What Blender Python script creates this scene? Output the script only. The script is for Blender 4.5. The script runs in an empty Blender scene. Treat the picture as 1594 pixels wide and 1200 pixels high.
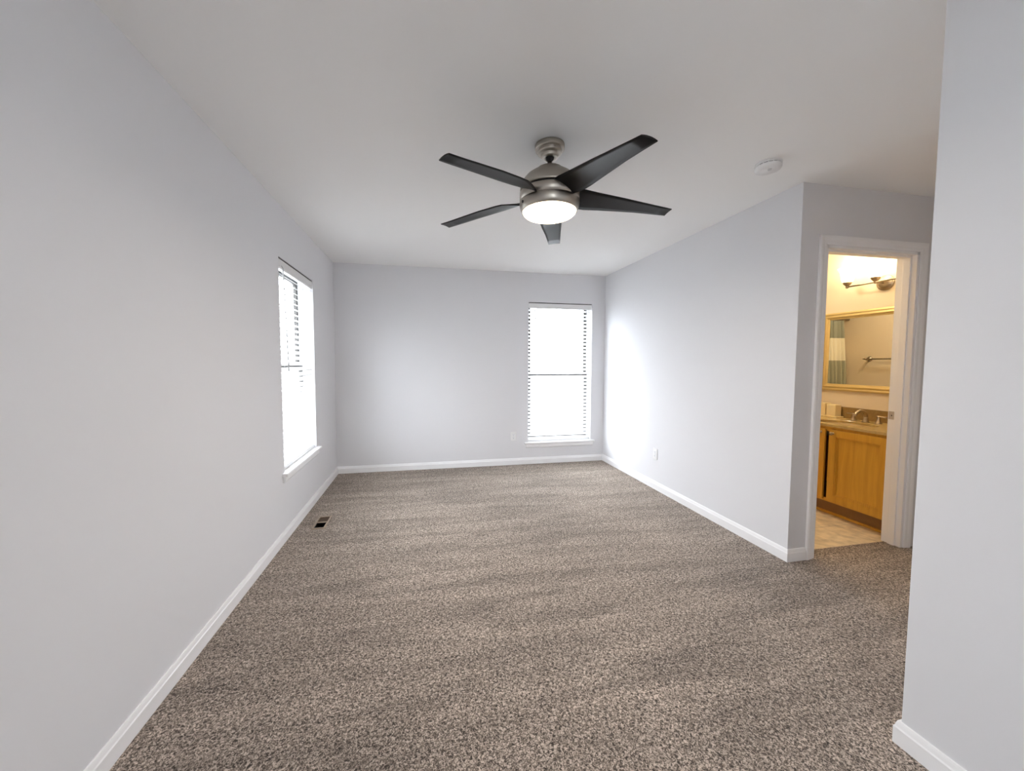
import bpy, bmesh, math, random
from mathutils import Vector, Matrix

random.seed(7)
scene = bpy.context.scene
COL = scene.collection
PI = math.pi

# ------------------------------------------------------------------ camera
IMG_W, IMG_H = 1594, 1200
F_PX, PP_X, PP_Y = 597.6, 782.7, 597.15
YAW, PITCH, ROLL = math.radians(11.5055), math.radians(-3.1528), math.radians(0.1503)
CAM = Vector((1.0127, 0.0, 1.3068))


def camera_axes():
    cy, sy, cp, sp = math.cos(YAW), math.sin(YAW), math.cos(PITCH), math.sin(PITCH)
    f = Vector((sy * cp, cy * cp, sp))
    r = Vector((cy, -sy, 0))
    u = r.cross(f)
    cr, sr = math.cos(ROLL), math.sin(ROLL)
    return r * cr + u * sr, u * cr - r * sr, f


r_, u_, f_ = camera_axes()
cam_data = bpy.data.cameras.new('camera')
cam = bpy.data.objects.new('camera', cam_data)
COL.objects.link(cam)
m = Matrix((r_, u_, -f_)).transposed().to_4x4()
m.translation = CAM
cam.matrix_world = m
cam_data.sensor_width = 36.0
cam_data.sensor_fit = 'HORIZONTAL'
cam_data.lens = 36.0 * F_PX / IMG_W
cam_data.shift_x = (IMG_W / 2 - PP_X) / IMG_W
cam_data.shift_y = (PP_Y - IMG_H / 2) / IMG_W
cam_data.clip_start = 0.02
scene.camera = cam

# ------------------------------------------------------------------ world, exposure
SKY = 11.5
world = bpy.data.worlds.new('overcast_sky')
scene.world = world
world.use_nodes = True
wn = world.node_tree.nodes
bg = wn['Background']
bg.inputs['Color'].default_value = (0.885, 0.935, 1.0, 1)
bg.inputs['Strength'].default_value = SKY

scene.view_settings.view_transform = 'Standard'
scene.view_settings.look = 'None'
scene.view_settings.gamma = 1.0
scene.view_settings.use_curve_mapping = False
scene.view_settings.exposure = 0.93
scene.cycles.max_bounces = 16
scene.cycles.diffuse_bounces = 10
scene.cycles.glossy_bounces = 6
scene.cycles.transmission_bounces = 8
scene.cycles.transparent_max_bounces = 24
scene.cycles.sample_clamp_indirect = 6.0
scene.cycles.use_denoising = True
scene.cycles.caustics_reflective = False
scene.cycles.caustics_refractive = False

FAN_WATTS = 9.0
VANITY_WATTS = 1.8

# room numbers (metres): x to the right, y away from the camera, z up
H = 2.44
W = 3.348          # right wall
D = 4.733          # back wall
YD = 2.0445        # wall with the bathroom door
XN, YN = 2.604, 0.953   # corner of the near right wall
XB = 4.95          # bathroom wall behind the vanity
Y0 = -1.9          # wall behind the camera
T = 0.115


def portal(name, loc, direction, sx, sy):
    """Guides the sampling of the sky through a window opening; gives off no light of its own."""
    d = bpy.data.lights.new(name, 'AREA')
    d.shape = 'RECTANGLE'
    d.size, d.size_y = sx, sy
    d.cycles.is_portal = True
    o = bpy.data.objects.new(name, d)
    COL.objects.link(o)
    o.location = loc
    o.rotation_euler = Vector(direction).to_track_quat('-Z', 'Z').to_euler()
    return o


portal('daylight_portal', (-0.17, 3.45, 1.28), (1, 0, 0), 0.9, 1.6)
portal('daylight_portal', (2.737, D + 0.17, 1.18), (0, -1, 0), 0.92, 1.84)
portal('daylight_portal', (-0.17, -0.70, 1.28), (1, 0, 0), 0.55, 1.6)
portal('daylight_portal', (1.30, Y0 - 0.17, 1.654), (0, 1, 0), 0.95, 0.86)

# ------------------------------------------------------------------ materials


def new_mat(name):
    m = bpy.data.materials.new(name)
    m.use_nodes = True
    nt = m.node_tree
    return m, nt, nt.nodes, nt.links, nt.nodes['Principled BSDF']


def plain(name, col, rough=0.5, metal=0.0, bump=0.0, bscale=200.0, spec=0.5, var=0.0, vscale=3.0):
    m, nt, n, l, b = new_mat(name)
    b.inputs['Base Color'].default_value = (*col, 1)
    b.inputs['Roughness'].default_value = rough
    b.inputs['Metallic'].default_value = metal
    b.inputs['Specular IOR Level'].default_value = spec
    tc = n.new('ShaderNodeTexCoord')
    if bump:
        nz = n.new('ShaderNodeTexNoise')
        nz.inputs['Scale'].default_value = bscale
        nz.inputs['Detail'].default_value = 3
        bp = n.new('ShaderNodeBump')
        bp.inputs['Strength'].default_value = bump
        bp.inputs['Distance'].default_value = 0.001
        l.new(tc.outputs['Object'], nz.inputs['Vector'])
        l.new(nz.outputs['Fac'], bp.inputs['Height'])
        l.new(bp.outputs['Normal'], b.inputs['Normal'])
    if var:
        nz = n.new('ShaderNodeTexNoise')
        nz.inputs['Scale'].default_value = vscale
        nz.inputs['Detail'].default_value = 4
        l.new(tc.outputs['Object'], nz.inputs['Vector'])
        mx = n.new('ShaderNodeMix')
        mx.data_type = 'RGBA'
        mx.inputs[6].default_value = (*[c * (1 - var) for c in col], 1)
        mx.inputs[7].default_value = (*[min(1, c * (1 + var)) for c in col], 1)
        l.new(nz.outputs['Fac'], mx.inputs[0])
        l.new(mx.outputs[2], b.inputs['Base Color'])
    return m


M = {}
M['wall'] = plain('grey_wall_paint', (0.735, 0.735, 0.755), 0.75, bump=0.12, bscale=260, spec=0.25)
M['bath_wall'] = plain('lamplit_bath_paint', (0.74, 0.645, 0.50), 0.6, bump=0.1, bscale=260, spec=0.3)  # cream tint puts the lamp's warm light into the wall colour
M['ceiling'] = plain('ceiling_paint', (0.90, 0.90, 0.895), 0.9, bump=0.15, bscale=180, spec=0.2)
M['trim'] = plain('white_trim_paint', (0.89, 0.89, 0.90), 0.32, spec=0.5)
M['vinyl'] = plain('white_vinyl', (0.82, 0.83, 0.85), 0.4)
M['bronze'] = plain('dark_bronze_frame', (0.03, 0.027, 0.024), 0.5)
M['plastic'] = plain('white_plastic', (0.80, 0.80, 0.80), 0.4)
M['slot'] = plain('dark_slot', (0.03, 0.03, 0.03), 0.6)
M['screw'] = plain('steel_screw', (0.55, 0.55, 0.55), 0.35, 1.0)
M['nickel'] = plain('brushed_nickel', (0.43, 0.395, 0.345), 0.36, 1.0, bump=0.05, bscale=120)
M['fixture'] = plain('satin_nickel', (0.46, 0.39, 0.30), 0.3, 1.0)
M['black'] = plain('black_metal', (0.008, 0.008, 0.009), 0.5)
M['vent'] = plain('tan_register_enamel', (0.33, 0.255, 0.19), 0.45)
M['vent_brown'] = plain('brown_damper_enamel', (0.13, 0.088, 0.058), 0.5)
M['duct'] = plain('duct_black', (0.004, 0.004, 0.004), 0.8)
M['gold'] = plain('gold_leaf_frame', (0.72, 0.57, 0.27), 0.40, 0.6, bump=0.05, bscale=90)
M['counter'] = plain('tan_stone_counter', (0.52, 0.38, 0.16), 0.16, var=0.28, vscale=45)
M['splash'] = plain('brown_stone_splash', (0.27, 0.175, 0.065), 0.25, var=0.25, vscale=45)
M['basin'] = plain('biscuit_basin', (0.46, 0.34, 0.17), 0.12)
M['box'] = plain('cream_canister', (0.80, 0.68, 0.42), 0.5)
M['grass'] = plain('pale_ground', (0.74, 0.74, 0.72), 0.9, var=0.25, vscale=1.2)
M['ground_ext'] = M['grass']


def blade_mat():
    m, nt, n, l, b = new_mat('black_fan_blade')
    b.inputs['Base Color'].default_value = (0.0075, 0.0072, 0.0075, 1)
    b.inputs['Roughness'].default_value = 0.42
    b.inputs['Specular IOR Level'].default_value = 0.25
    return m


M['blade'] = blade_mat()


def emit_mat(name, col, strength, base):
    m, nt, n, l, b = new_mat(name)
    b.inputs['Base Color'].default_value = (*base, 1)
    b.inputs['Roughness'].default_value = 0.3
    b.inputs['Emission Color'].default_value = (*col, 1)
    b.inputs['Emission Strength'].default_value = strength
    return m


M['bowl'] = emit_mat('lit_opal_bowl', (1.0, 0.80, 0.56), 3.0, (0.85, 0.82, 0.76))
M['shade'] = emit_mat('lit_opal_shade', (1.0, 0.80, 0.50), 3.5, (0.88, 0.84, 0.75))


def slat_mat():
    m, nt, n, l, b = new_mat('white_slat')
    b.inputs['Base Color'].default_value = (0.88, 0.88, 0.88, 1)
    b.inputs['Roughness'].default_value = 0.45
    tr = n.new('ShaderNodeBsdfTranslucent')
    tr.inputs['Color'].default_value = (0.85, 0.86, 0.86, 1)
    mx = n.new('ShaderNodeMixShader')
    mx.inputs[0].default_value = 0.22
    l.new(b.outputs[0], mx.inputs[1])
    l.new(tr.outputs[0], mx.inputs[2])
    l.new(mx.outputs[0], n['Material Output'].inputs[0])
    return m


M['slat'] = slat_mat()


def glass_mat():
    m, nt, n, l, b = new_mat('window_glass')
    t = n.new('ShaderNodeBsdfTransparent')
    t.inputs['Color'].default_value = (0.95, 0.955, 0.955, 1)
    g = n.new('ShaderNodeBsdfGlossy')
    g.inputs['Roughness'].default_value = 0.02
    ge = n.new('ShaderNodeNewGeometry')
    dt = n.new('ShaderNodeVectorMath')
    dt.operation = 'DOT_PRODUCT'
    l.new(ge.outputs['Normal'], dt.inputs[0])
    l.new(ge.outputs['Incoming'], dt.inputs[1])
    ab = n.new('ShaderNodeMath')
    ab.operation = 'ABSOLUTE'
    l.new(dt.outputs['Value'], ab.inputs[0])
    iv = n.new('ShaderNodeMath')
    iv.operation = 'SUBTRACT'
    iv.inputs[0].default_value = 1.0
    l.new(ab.outputs[0], iv.inputs[1])
    pw = n.new('ShaderNodeMath')
    pw.operation = 'POWER'
    pw.inputs[1].default_value = 5.0
    l.new(iv.outputs[0], pw.inputs[0])
    fr = n.new('ShaderNodeMath')
    fr.operation = 'MULTIPLY_ADD'
    fr.inputs[1].default_value = 0.9
    fr.inputs[2].default_value = 0.035
    l.new(pw.outputs[0], fr.inputs[0])
    mx = n.new('ShaderNodeMixShader')
    l.new(fr.outputs[0], mx.inputs[0])
    l.new(t.outputs[0], mx.inputs[1])
    l.new(g.outputs[0], mx.inputs[2])
    l.new(mx.outputs[0], n['Material Output'].inputs[0])
    return m


M['glass'] = glass_mat()


def mirror_mat():
    m, nt, n, l, b = new_mat('mirror_glass')
    b.inputs['Base Color'].default_value = (0.86, 0.87, 0.84, 1)
    b.inputs['Metallic'].default_value = 1.0
    b.inputs['Roughness'].default_value = 0.015
    return m


M['mirror'] = mirror_mat()


def carpet_mat():
    m, nt, n, l, b = new_mat('speckled_taupe_carpet')
    b.inputs['Roughness'].default_value = 1.0
    b.inputs['Specular IOR Level'].default_value = 0.05
    b.inputs['Sheen Weight'].default_value = 0.12
    b.inputs['Sheen Roughness'].default_value = 0.6
    tc = n.new('ShaderNodeTexCoord')
    # twisted yarn tufts: fine noise in three yarn shades
    n1 = n.new('ShaderNodeTexNoise')
    n1.inputs['Scale'].default_value = 120
    n1.inputs['Detail'].default_value = 2.5
    n1.inputs['Roughness'].default_value = 0.65
    n1.inputs['Distortion'].default_value = 1.2
    l.new(tc.outputs['Object'], n1.inputs['Vector'])
    cr = n.new('ShaderNodeValToRGB')
    e = cr.color_ramp.elements
    e[0].position, e[0].color = 0.38, (0.047, 0.037, 0.030, 1)
    e[1].position, e[1].color = 0.62, (0.61, 0.51, 0.435, 1)
    e2 = cr.color_ramp.elements.new(0.50)
    e2.color = (0.236, 0.19, 0.155, 1)
    l.new(n1.outputs['Fac'], cr.inputs['Fac'])
    # nap: strokes left by the vacuum cleaner, slanted bands of yarn leaning either way
    mp = n.new('ShaderNodeMapping')
    mp.inputs['Rotation'].default_value = (0, 0, math.radians(7))
    mp.inputs['Scale'].default_value = (0.55, 4.2, 1)
    l.new(tc.outputs['Object'], mp.inputs['Vector'])
    n2 = n.new('ShaderNodeTexNoise')
    n2.inputs['Scale'].default_value = 2.1
    n2.inputs['Detail'].default_value = 3
    n2.inputs['Distortion'].default_value = 0.7
    l.new(mp.outputs[0], n2.inputs['Vector'])
    n3 = n.new('ShaderNodeTexNoise')
    n3.inputs['Scale'].default_value = 1.3
    n3.inputs['Detail'].default_value = 2
    l.new(tc.outputs['Object'], n3.inputs['Vector'])
    ad = n.new('ShaderNodeMath')
    ad.operation = 'MULTIPLY_ADD'
    ad.inputs[1].default_value = 0.5
    l.new(n3.outputs['Fac'], ad.inputs[0])
    l.new(n2.outputs['Fac'], ad.inputs[2])
    mr = n.new('ShaderNodeMapRange')
    mr.inputs['From Min'].default_value = 0.55
    mr.inputs['From Max'].default_value = 0.95
    mr.inputs['To Min'].default_value = 0.78
    mr.inputs['To Max'].default_value = 1.22
    l.new(ad.outputs[0], mr.inputs['Value'])
    mul = n.new('ShaderNodeVectorMath')
    mul.operation = 'SCALE'
    l.new(cr.outputs['Color'], mul.inputs[0])
    l.new(mr.outputs[0], mul.inputs['Scale'])
    l.new(mul.outputs[0], b.inputs['Base Color'])
    bp = n.new('ShaderNodeBump')
    bp.inputs['Strength'].default_value = 0.7
    bp.inputs['Distance'].default_value = 0.006
    l.new(n1.outputs['Fac'], bp.inputs['Height'])
    l.new(bp.outputs['Normal'], b.inputs['Normal'])
    return m


M['carpet'] = carpet_mat()


def tile_mat():
    m, nt, n, l, b = new_mat('beige_floor_tile')
    b.inputs['Roughness'].default_value = 0.45
    tc = n.new('ShaderNodeTexCoord')
    br = n.new('ShaderNodeTexBrick')
    br.offset = 0.0
    br.inputs['Scale'].default_value = 1.0
    br.inputs['Brick Width'].default_value = 0.305
    br.inputs['Row Height'].default_value = 0.305
    br.inputs['Mortar Size'].default_value = 0.004
    br.inputs['Color1'].default_value = (0.76, 0.65, 0.47, 1)
    br.inputs['Color2'].default_value = (0.80, 0.69, 0.50, 1)
    br.inputs['Mortar'].default_value = (0.62, 0.54, 0.40, 1)
    l.new(tc.outputs['Object'], br.inputs['Vector'])
    nz = n.new('ShaderNodeTexNoise')
    nz.inputs['Scale'].default_value = 14
    nz.inputs['Detail'].default_value = 5
    l.new(tc.outputs['Object'], nz.inputs['Vector'])
    mr = n.new('ShaderNodeMapRange')
    mr.inputs['From Min'].default_value = 0.3
    mr.inputs['From Max'].default_value = 0.7
    mr.inputs['To Min'].default_value = 0.75
    mr.inputs['To Max'].default_value = 1.2
    l.new(nz.outputs['Fac'], mr.inputs['Value'])
    mul = n.new('ShaderNodeVectorMath')
    mul.operation = 'SCALE'
    l.new(br.outputs['Color'], mul.inputs[0])
    l.new(mr.outputs[0], mul.inputs['Scale'])
    l.new(mul.outputs[0], b.inputs['Base Color'])
    return m


M['tile'] = tile_mat()


def wood_mat():
    m, nt, n, l, b = new_mat('honey_maple')
    b.inputs['Roughness'].default_value = 0.35
    tc = n.new('ShaderNodeTexCoord')
    mp = n.new('ShaderNodeMapping')
    mp.inputs['Scale'].default_value = (14, 14, 1.1)
    l.new(tc.outputs['Object'], mp.inputs['Vector'])
    nz = n.new('ShaderNodeTexNoise')
    nz.inputs['Scale'].default_value = 2.2
    nz.inputs['Detail'].default_value = 5
    nz.inputs['Distortion'].default_value = 0.8
    l.new(mp.outputs[0], nz.inputs['Vector'])
    cr = n.new('ShaderNodeValToRGB')
    e = cr.color_ramp.elements
    e[0].position, e[0].color = 0.25, (0.54, 0.285, 0.034, 1)
    e[1].position, e[1].color = 0.75, (0.69, 0.385, 0.050, 1)
    l.new(nz.outputs['Fac'], cr.inputs['Fac'])
    l.new(cr.outputs[0], b.inputs['Base Color'])
    return m


M['wood'] = wood_mat()


def curtain_mat():
    m, nt, n, l, b = new_mat('banded_curtain_cloth')
    b.inputs['Roughness'].default_value = 0.85
    tc = n.new('ShaderNodeTexCoord')
    sp = n.new('ShaderNodeSeparateXYZ')
    l.new(tc.outputs['Object'], sp.inputs[0])
    cr = n.new('ShaderNodeValToRGB')
    cr.color_ramp.interpolation = 'CONSTANT'
    mr = n.new('ShaderNodeMapRange')
    mr.inputs['From Min'].default_value = 0.0
    mr.inputs['From Max'].default_value = 2.0
    l.new(sp.outputs['Z'], mr.inputs['Value'])
    e = cr.color_ramp.elements
    e[0].position, e[0].color = 0.0, (0.40, 0.40, 0.30, 1)
    e[1].position, e[1].color = 0.67, (0.84, 0.80, 0.66, 1)
    k = cr.color_ramp.elements.new(0.815)
    k.color = (0.34, 0.35, 0.28, 1)
    l.new(mr.outputs[0], cr.inputs['Fac'])
    l.new(cr.outputs[0], b.inputs['Base Color'])
    return m


M['curtain'] = curtain_mat()

# ------------------------------------------------------------------ mesh helpers


class MB:
    """collects shapes and links them as ONE mesh object"""

    def __init__(self):
        self.bm = bmesh.new()
        self.mi = 0

    def _done(self, faces, smooth=False):
        for f in faces:
            f.material_index = self.mi
            f.smooth = smooth

    def box(self, a, b, mi=None):
        x0, y0, z0 = (min(a[i], b[i]) for i in range(3))
        x1, y1, z1 = (max(a[i], b[i]) for i in range(3))
        v = [self.bm.verts.new(c) for c in ((x0, y0, z0), (x1, y0, z0), (x1, y1, z0), (x0, y1, z0),
                                            (x0, y0, z1), (x1, y0, z1), (x1, y1, z1), (x0, y1, z1))]
        fs = [self.bm.faces.new([v[i] for i in q]) for q in
              ((0, 3, 2, 1), (4, 5, 6, 7), (0, 1, 5, 4), (1, 2, 6, 5), (2, 3, 7, 6), (3, 0, 4, 7))]
        self._done(fs)
        return self

    def prism(self, pts, axis, a, b, smooth=False):
        """outline pts (2D, counter-clockwise) pushed along axis from a to b"""
        def put(p, t):
            if axis == 'x':
                return (t, p[0], p[1])
            if axis == 'y':
                return (p[0], t, p[1])
            return (p[0], p[1], t)
        A = [self.bm.verts.new(put(p, a)) for p in pts]
        B = [self.bm.verts.new(put(p, b)) for p in pts]
        fs = [self.bm.faces.new(A), self.bm.faces.new(B)]
        n = len(pts)
        sides = [self.bm.faces.new((A[i], A[(i + 1) % n], B[(i + 1) % n], B[i])) for i in range(n)]
        self._done(fs)
        self._done(sides, smooth)
        return self

    def lathe(self, prof, centre=(0, 0, 0), axis='z', seg=48, smooth=True, sx=1.0, sy=1.0):
        """profile [(radius, height)...] turned about an axis through centre"""
        rings = []
        c = Vector(centre)
        for r, h in prof:
            if r < 1e-6:
                p = {'z': (0, 0, h), 'x': (h, 0, 0), 'y': (0, h, 0)}[axis]
                rings.append([self.bm.verts.new(c + Vector(p))])
                continue
            ring = []
            for i in range(seg):
                t = 2 * PI * i / seg
                u, v = r * math.cos(t) * sx, r * math.sin(t) * sy
                p = {'z': (u, v, h), 'x': (h, u, v), 'y': (v, h, u)}[axis]
                ring.append(self.bm.verts.new(c + Vector(p)))
            rings.append(ring)
        fs = []
        for a, b in zip(rings, rings[1:]):
            if len(a) == 1 and len(b) == 1:
                continue
            for i in range(seg):
                j = (i + 1) % seg
                if len(a) == 1:
                    fs.append(self.bm.faces.new((a[0], b[j], b[i])))
                elif len(b) == 1:
                    fs.append(self.bm.faces.new((a[i], a[j], b[0])))
                else:
                    fs.append(self.bm.faces.new((a[i], a[j], b[j], b[i])))
        self._done(fs, smooth)
        return self

    def tube(self, pts, rad, seg=12, caps=True):
        pts = [Vector(p) for p in pts]
        rads = rad if isinstance(rad, (list, tuple)) else [rad] * len(pts)
        rings = []
        ref = None
        for i, p in enumerate(pts):
            d = (pts[min(i + 1, len(pts) - 1)] - pts[max(i - 1, 0)]).normalized()
            if ref is None:
                ref = Vector((0, 0, 1)) if abs(d.z) < 0.9 else Vector((1, 0, 0))
            s = d.cross(ref).normalized()
            ref = s.cross(d).normalized()
            rings.append([self.bm.verts.new(p + (s * math.cos(2 * PI * k / seg) + ref * math.sin(2 * PI * k / seg)) * rads[i])
                          for k in range(seg)])
        fs = []
        for a, b in zip(rings, rings[1:]):
            for k in range(seg):
                fs.append(self.bm.faces.new((a[k], a[(k + 1) % seg], b[(k + 1) % seg], b[k])))
        self._done(fs, True)
        if caps:
            self._done([self.bm.faces.new(rings[0]), self.bm.faces.new(rings[-1])])
        return self

    def strip(self, rows, close=False, smooth=True):
        """quads between rows of points"""
        V = [[self.bm.verts.new(p) for p in row] for row in rows]
        fs = []
        for a, b in zip(V, V[1:]):
            n = len(a)
            for i in range(n if close else n - 1):
                fs.append(self.bm.faces.new((a[i], a[(i + 1) % n], b[(i + 1) % n], b[i])))
        self._done(fs, smooth)
        return V

    def build(self, name, mats, parent=None, bevel=0.0, segs=2, loc=None, solid=0.0):
        bmesh.ops.remove_doubles(self.bm, verts=self.bm.verts, dist=1e-6)
        bmesh.ops.recalc_face_normals(self.bm, faces=self.bm.faces)
        me = bpy.data.meshes.new(name)
        if loc is not None:
            bmesh.ops.translate(self.bm, verts=self.bm.verts, vec=-Vector(loc))
        self.bm.to_mesh(me)
        self.bm.free()
        for mt in (mats if isinstance(mats, (list, tuple)) else [mats]):
            me.materials.append(mt)
        o = bpy.data.objects.new(name, me)
        COL.objects.link(o)
        if loc is not None:
            o.location = loc
        if parent is not None:
            o.parent = parent
            o.matrix_parent_inverse = world_of(parent).inverted()
        if solid:
            md = o.modifiers.new('thickness', 'SOLIDIFY')
            md.thickness = solid
            md.offset = 0
        if bevel:
            md = o.modifiers.new('bevel', 'BEVEL')
            md.width = bevel
            md.segments = segs
            md.limit_method = 'ANGLE'
            md.angle_limit = math.radians(40)
        return o


def world_of(o):
    mw = Matrix.Translation(o.location) @ o.rotation_euler.to_matrix().to_4x4()
    return world_of(o.parent) @ o.matrix_parent_inverse @ mw if o.parent else mw


def empty(name, loc):
    o = bpy.data.objects.new(name, None)
    o.empty_display_size = 0.1
    COL.objects.link(o)
    o.location = loc
    return o


def tag(o, label, cat, group=None):
    o['label'] = label
    o['category'] = cat
    if group:
        o['group'] = group
    return o


def structure(o):
    o['kind'] = 'structure'
    return o


def panel(name, axis, a0, a1, u0, u1, z0, z1, holes, mats, pick=None):
    """a wall or slab with rectangular holes: axis = thickness axis ('x','y','z').
    u,z are the two other axes (for 'z' they are x and y)."""
    mb = MB()
    us = sorted({u0, u1, *[h[0] for h in holes], *[h[1] for h in holes]})
    zs = sorted({z0, z1, *[h[2] for h in holes], *[h[3] for h in holes]})
    bm = mb.bm
    cells = set()
    for i in range(len(us) - 1):
        for j in range(len(zs) - 1):
            cu, cz = (us[i] + us[i + 1]) / 2, (zs[j] + zs[j + 1]) / 2
            if not any(h[0] < cu < h[1] and h[2] < cz < h[3] for h in holes):
                cells.add((i, j))

    def P(a, u, z):
        return {'x': (a, u, z), 'y': (u, a, z), 'z': (u, z, a)}[axis]

    def quad(ps):
        f = bm.faces.new([bm.verts.new(p) for p in ps])
        return f
    for (i, j) in cells:
        ua, ub, za, zb = us[i], us[i + 1], zs[j], zs[j + 1]
        for a in (a0, a1):
            quad([P(a, ua, za), P(a, ub, za), P(a, ub, zb), P(a, ua, zb)])
        if (i - 1, j) not in cells:
            quad([P(a0, ua, za), P(a1, ua, za), P(a1, ua, zb), P(a0, ua, zb)])
        if (i + 1, j) not in cells:
            quad([P(a0, ub, za), P(a1, ub, za), P(a1, ub, zb), P(a0, ub, zb)])
        if (i, j - 1) not in cells:
            quad([P(a0, ua, za), P(a1, ua, za), P(a1, ub, za), P(a0, ub, za)])
        if (i, j + 1) not in cells:
            quad([P(a0, ua, zb), P(a1, ua, zb), P(a1, ub, zb), P(a0, ub, zb)])
    if pick:
        for f in bm.faces:
            f.material_index = pick(f.calc_center_median())
    return structure(mb.build(name, mats))


# ------------------------------------------------------------------ the room
L_WIN = (3.035, 3.890, 0.500, 2.058)     # left window opening: y0 y1 z0 z1
B_WIN = (2.307, 3.167, 0.285, 2.070)     # back window opening: x0 x1 z0 z1
R_FILL_WIN = (0.950, 1.700, 1.250, 2.058)       # unseen window added behind the camera for fill daylight: x0 x1 z0 z1
N_FILL_WIN = (-0.92, -0.60, 0.500, 2.058)      # unseen window added in the left wall beside the camera, for fill
DOOR = (3.550, 4.325, 0.0, 2.062)        # bathroom doorway: x0 x1 z0 z1
WT = 0.16                                # outside wall thickness

panel('wall_left', 'x', -WT, 0, Y0 - WT, D + WT, -0.10, H + 0.1, [L_WIN, N_FILL_WIN], [M['wall']])
panel('wall_back', 'y', D, D + WT, 0, W + T, -0.10, H + 0.1, [B_WIN], [M['wall']])
panel('wall_bathroom_back', 'y', D, D + WT, W + T, XB + 0.12, -0.10, H + 0.1, [], [M['bath_wall']])
panel('wall_right', 'x', W, W + T, YD + T, D, 0, H, [], [M['wall'], M['bath_wall']],
      lambda c: 1 if c.x > W + T - 0.001 else 0)
panel('wall_door', 'y', YD, YD + T, W, XB, 0, H, [DOOR], [M['wall'], M['bath_wall']],
      lambda c: 1 if c.y > YD + T - 0.001 else 0)
panel('wall_bathroom', 'x', XB, XB + 0.12, YD, D, -0.10, H + 0.1, [], [M['bath_wall']])
nw = MB()
nw.prism([(XN, Y0), (XN + T, Y0), (XN + T, YN - T), (4.62, YN - T), (4.62, YN), (XN, YN)], 'z', 0, H)
structure(nw.build('wall_near', M['wall'], bevel=0.003))
panel('wall_alcove', 'x', 4.62, 4.74, YN - T, YD, 0, H, [], [M['wall']])
panel('wall_behind', 'y', Y0 - WT, Y0, 0, XN + T, -0.10, H + 0.1, [R_FILL_WIN], [M['wall']])
panel('ceiling', 'z', H, H + 0.1, 0, XB, Y0, D, [], [M['ceiling']])

VENT = (0.142, 0.224, 3.180, 3.404)
YT = 2.144   # edge between the carpet and the tiles
panel('floor', 'z', -0.10, 0, 0, XB, Y0, YT, [], [M['carpet']])
fl = MB()
# carpet beyond the doorway line: only inside the bedroom
bpy.data.objects['floor'].data.name = 'floor'
o = panel('floor_carpet_tmp', 'z', -0.10, 0, 0, W + 0.06, YT, D, [VENT], [M['carpet']])
# join both carpet pieces into one floor mesh
fo = bpy.data.objects['floor']
bmj = bmesh.new()
bmj.from_mesh(fo.data)
bmj.from_mesh(o.data)
bmesh.ops.remove_doubles(bmj, verts=bmj.verts, dist=1e-5)
bmj.to_mesh(fo.data)
bmj.free()
fl.bm.free()
bpy.data.objects.remove(o)
panel('floor_bathroom', 'z', -0.10, -0.004, W + 0.06, XB, YT, D, [], [M['tile']])


def baseboard(name, path, h=0.083, t=0.014):
    """path: corners of the wall line seen from above, the room on its left"""
    prof = [(0, 0), (t, 0), (t, h * 0.70), (t * 0.80, h * 0.76), (t * 0.62, h * 0.90), (t * 0.42, h), (0, h)]
    pts = [Vector((p[0], p[1])) for p in path]
    mb = MB()
    rows = []
    for i, p in enumerate(pts):
        d0 = (pts[i] - pts[i - 1]).normalized() if i else None
        d1 = (pts[i + 1] - pts[i]).normalized() if i < len(pts) - 1 else None
        n0 = Vector((-d0.y, d0.x)) if d0 else None
        n1 = Vector((-d1.y, d1.x)) if d1 else None
        if n0 and n1:
            nn = (n0 + n1) / (1 + n0.dot(n1))
        else:
            nn = n0 or n1
        rows.append([(p.x + nn.x * a, p.y + nn.y * a, b) for a, b in prof])
    V = mb.strip(rows, close=True, smooth=False)
    mb.bm.faces.new(V[0])
    mb.bm.faces.new(V[-1])
    return structure(mb.build(name, M['trim'], bevel=0.0015))


baseboard('baseboard_left', [(0, D), (0, Y0)])
baseboard('baseboard_back', [(W, D), (0, D)])
baseboard('baseboard_right', [(DOOR[0] - 0.065, YD), (W, YD), (W, D)])
baseboard('baseboard_near', [(XN, Y0), (XN, YN), (4.62, YN)])
baseboard('baseboard_bathroom', [(W + T, D), (W + T, YD + T)])


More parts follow.
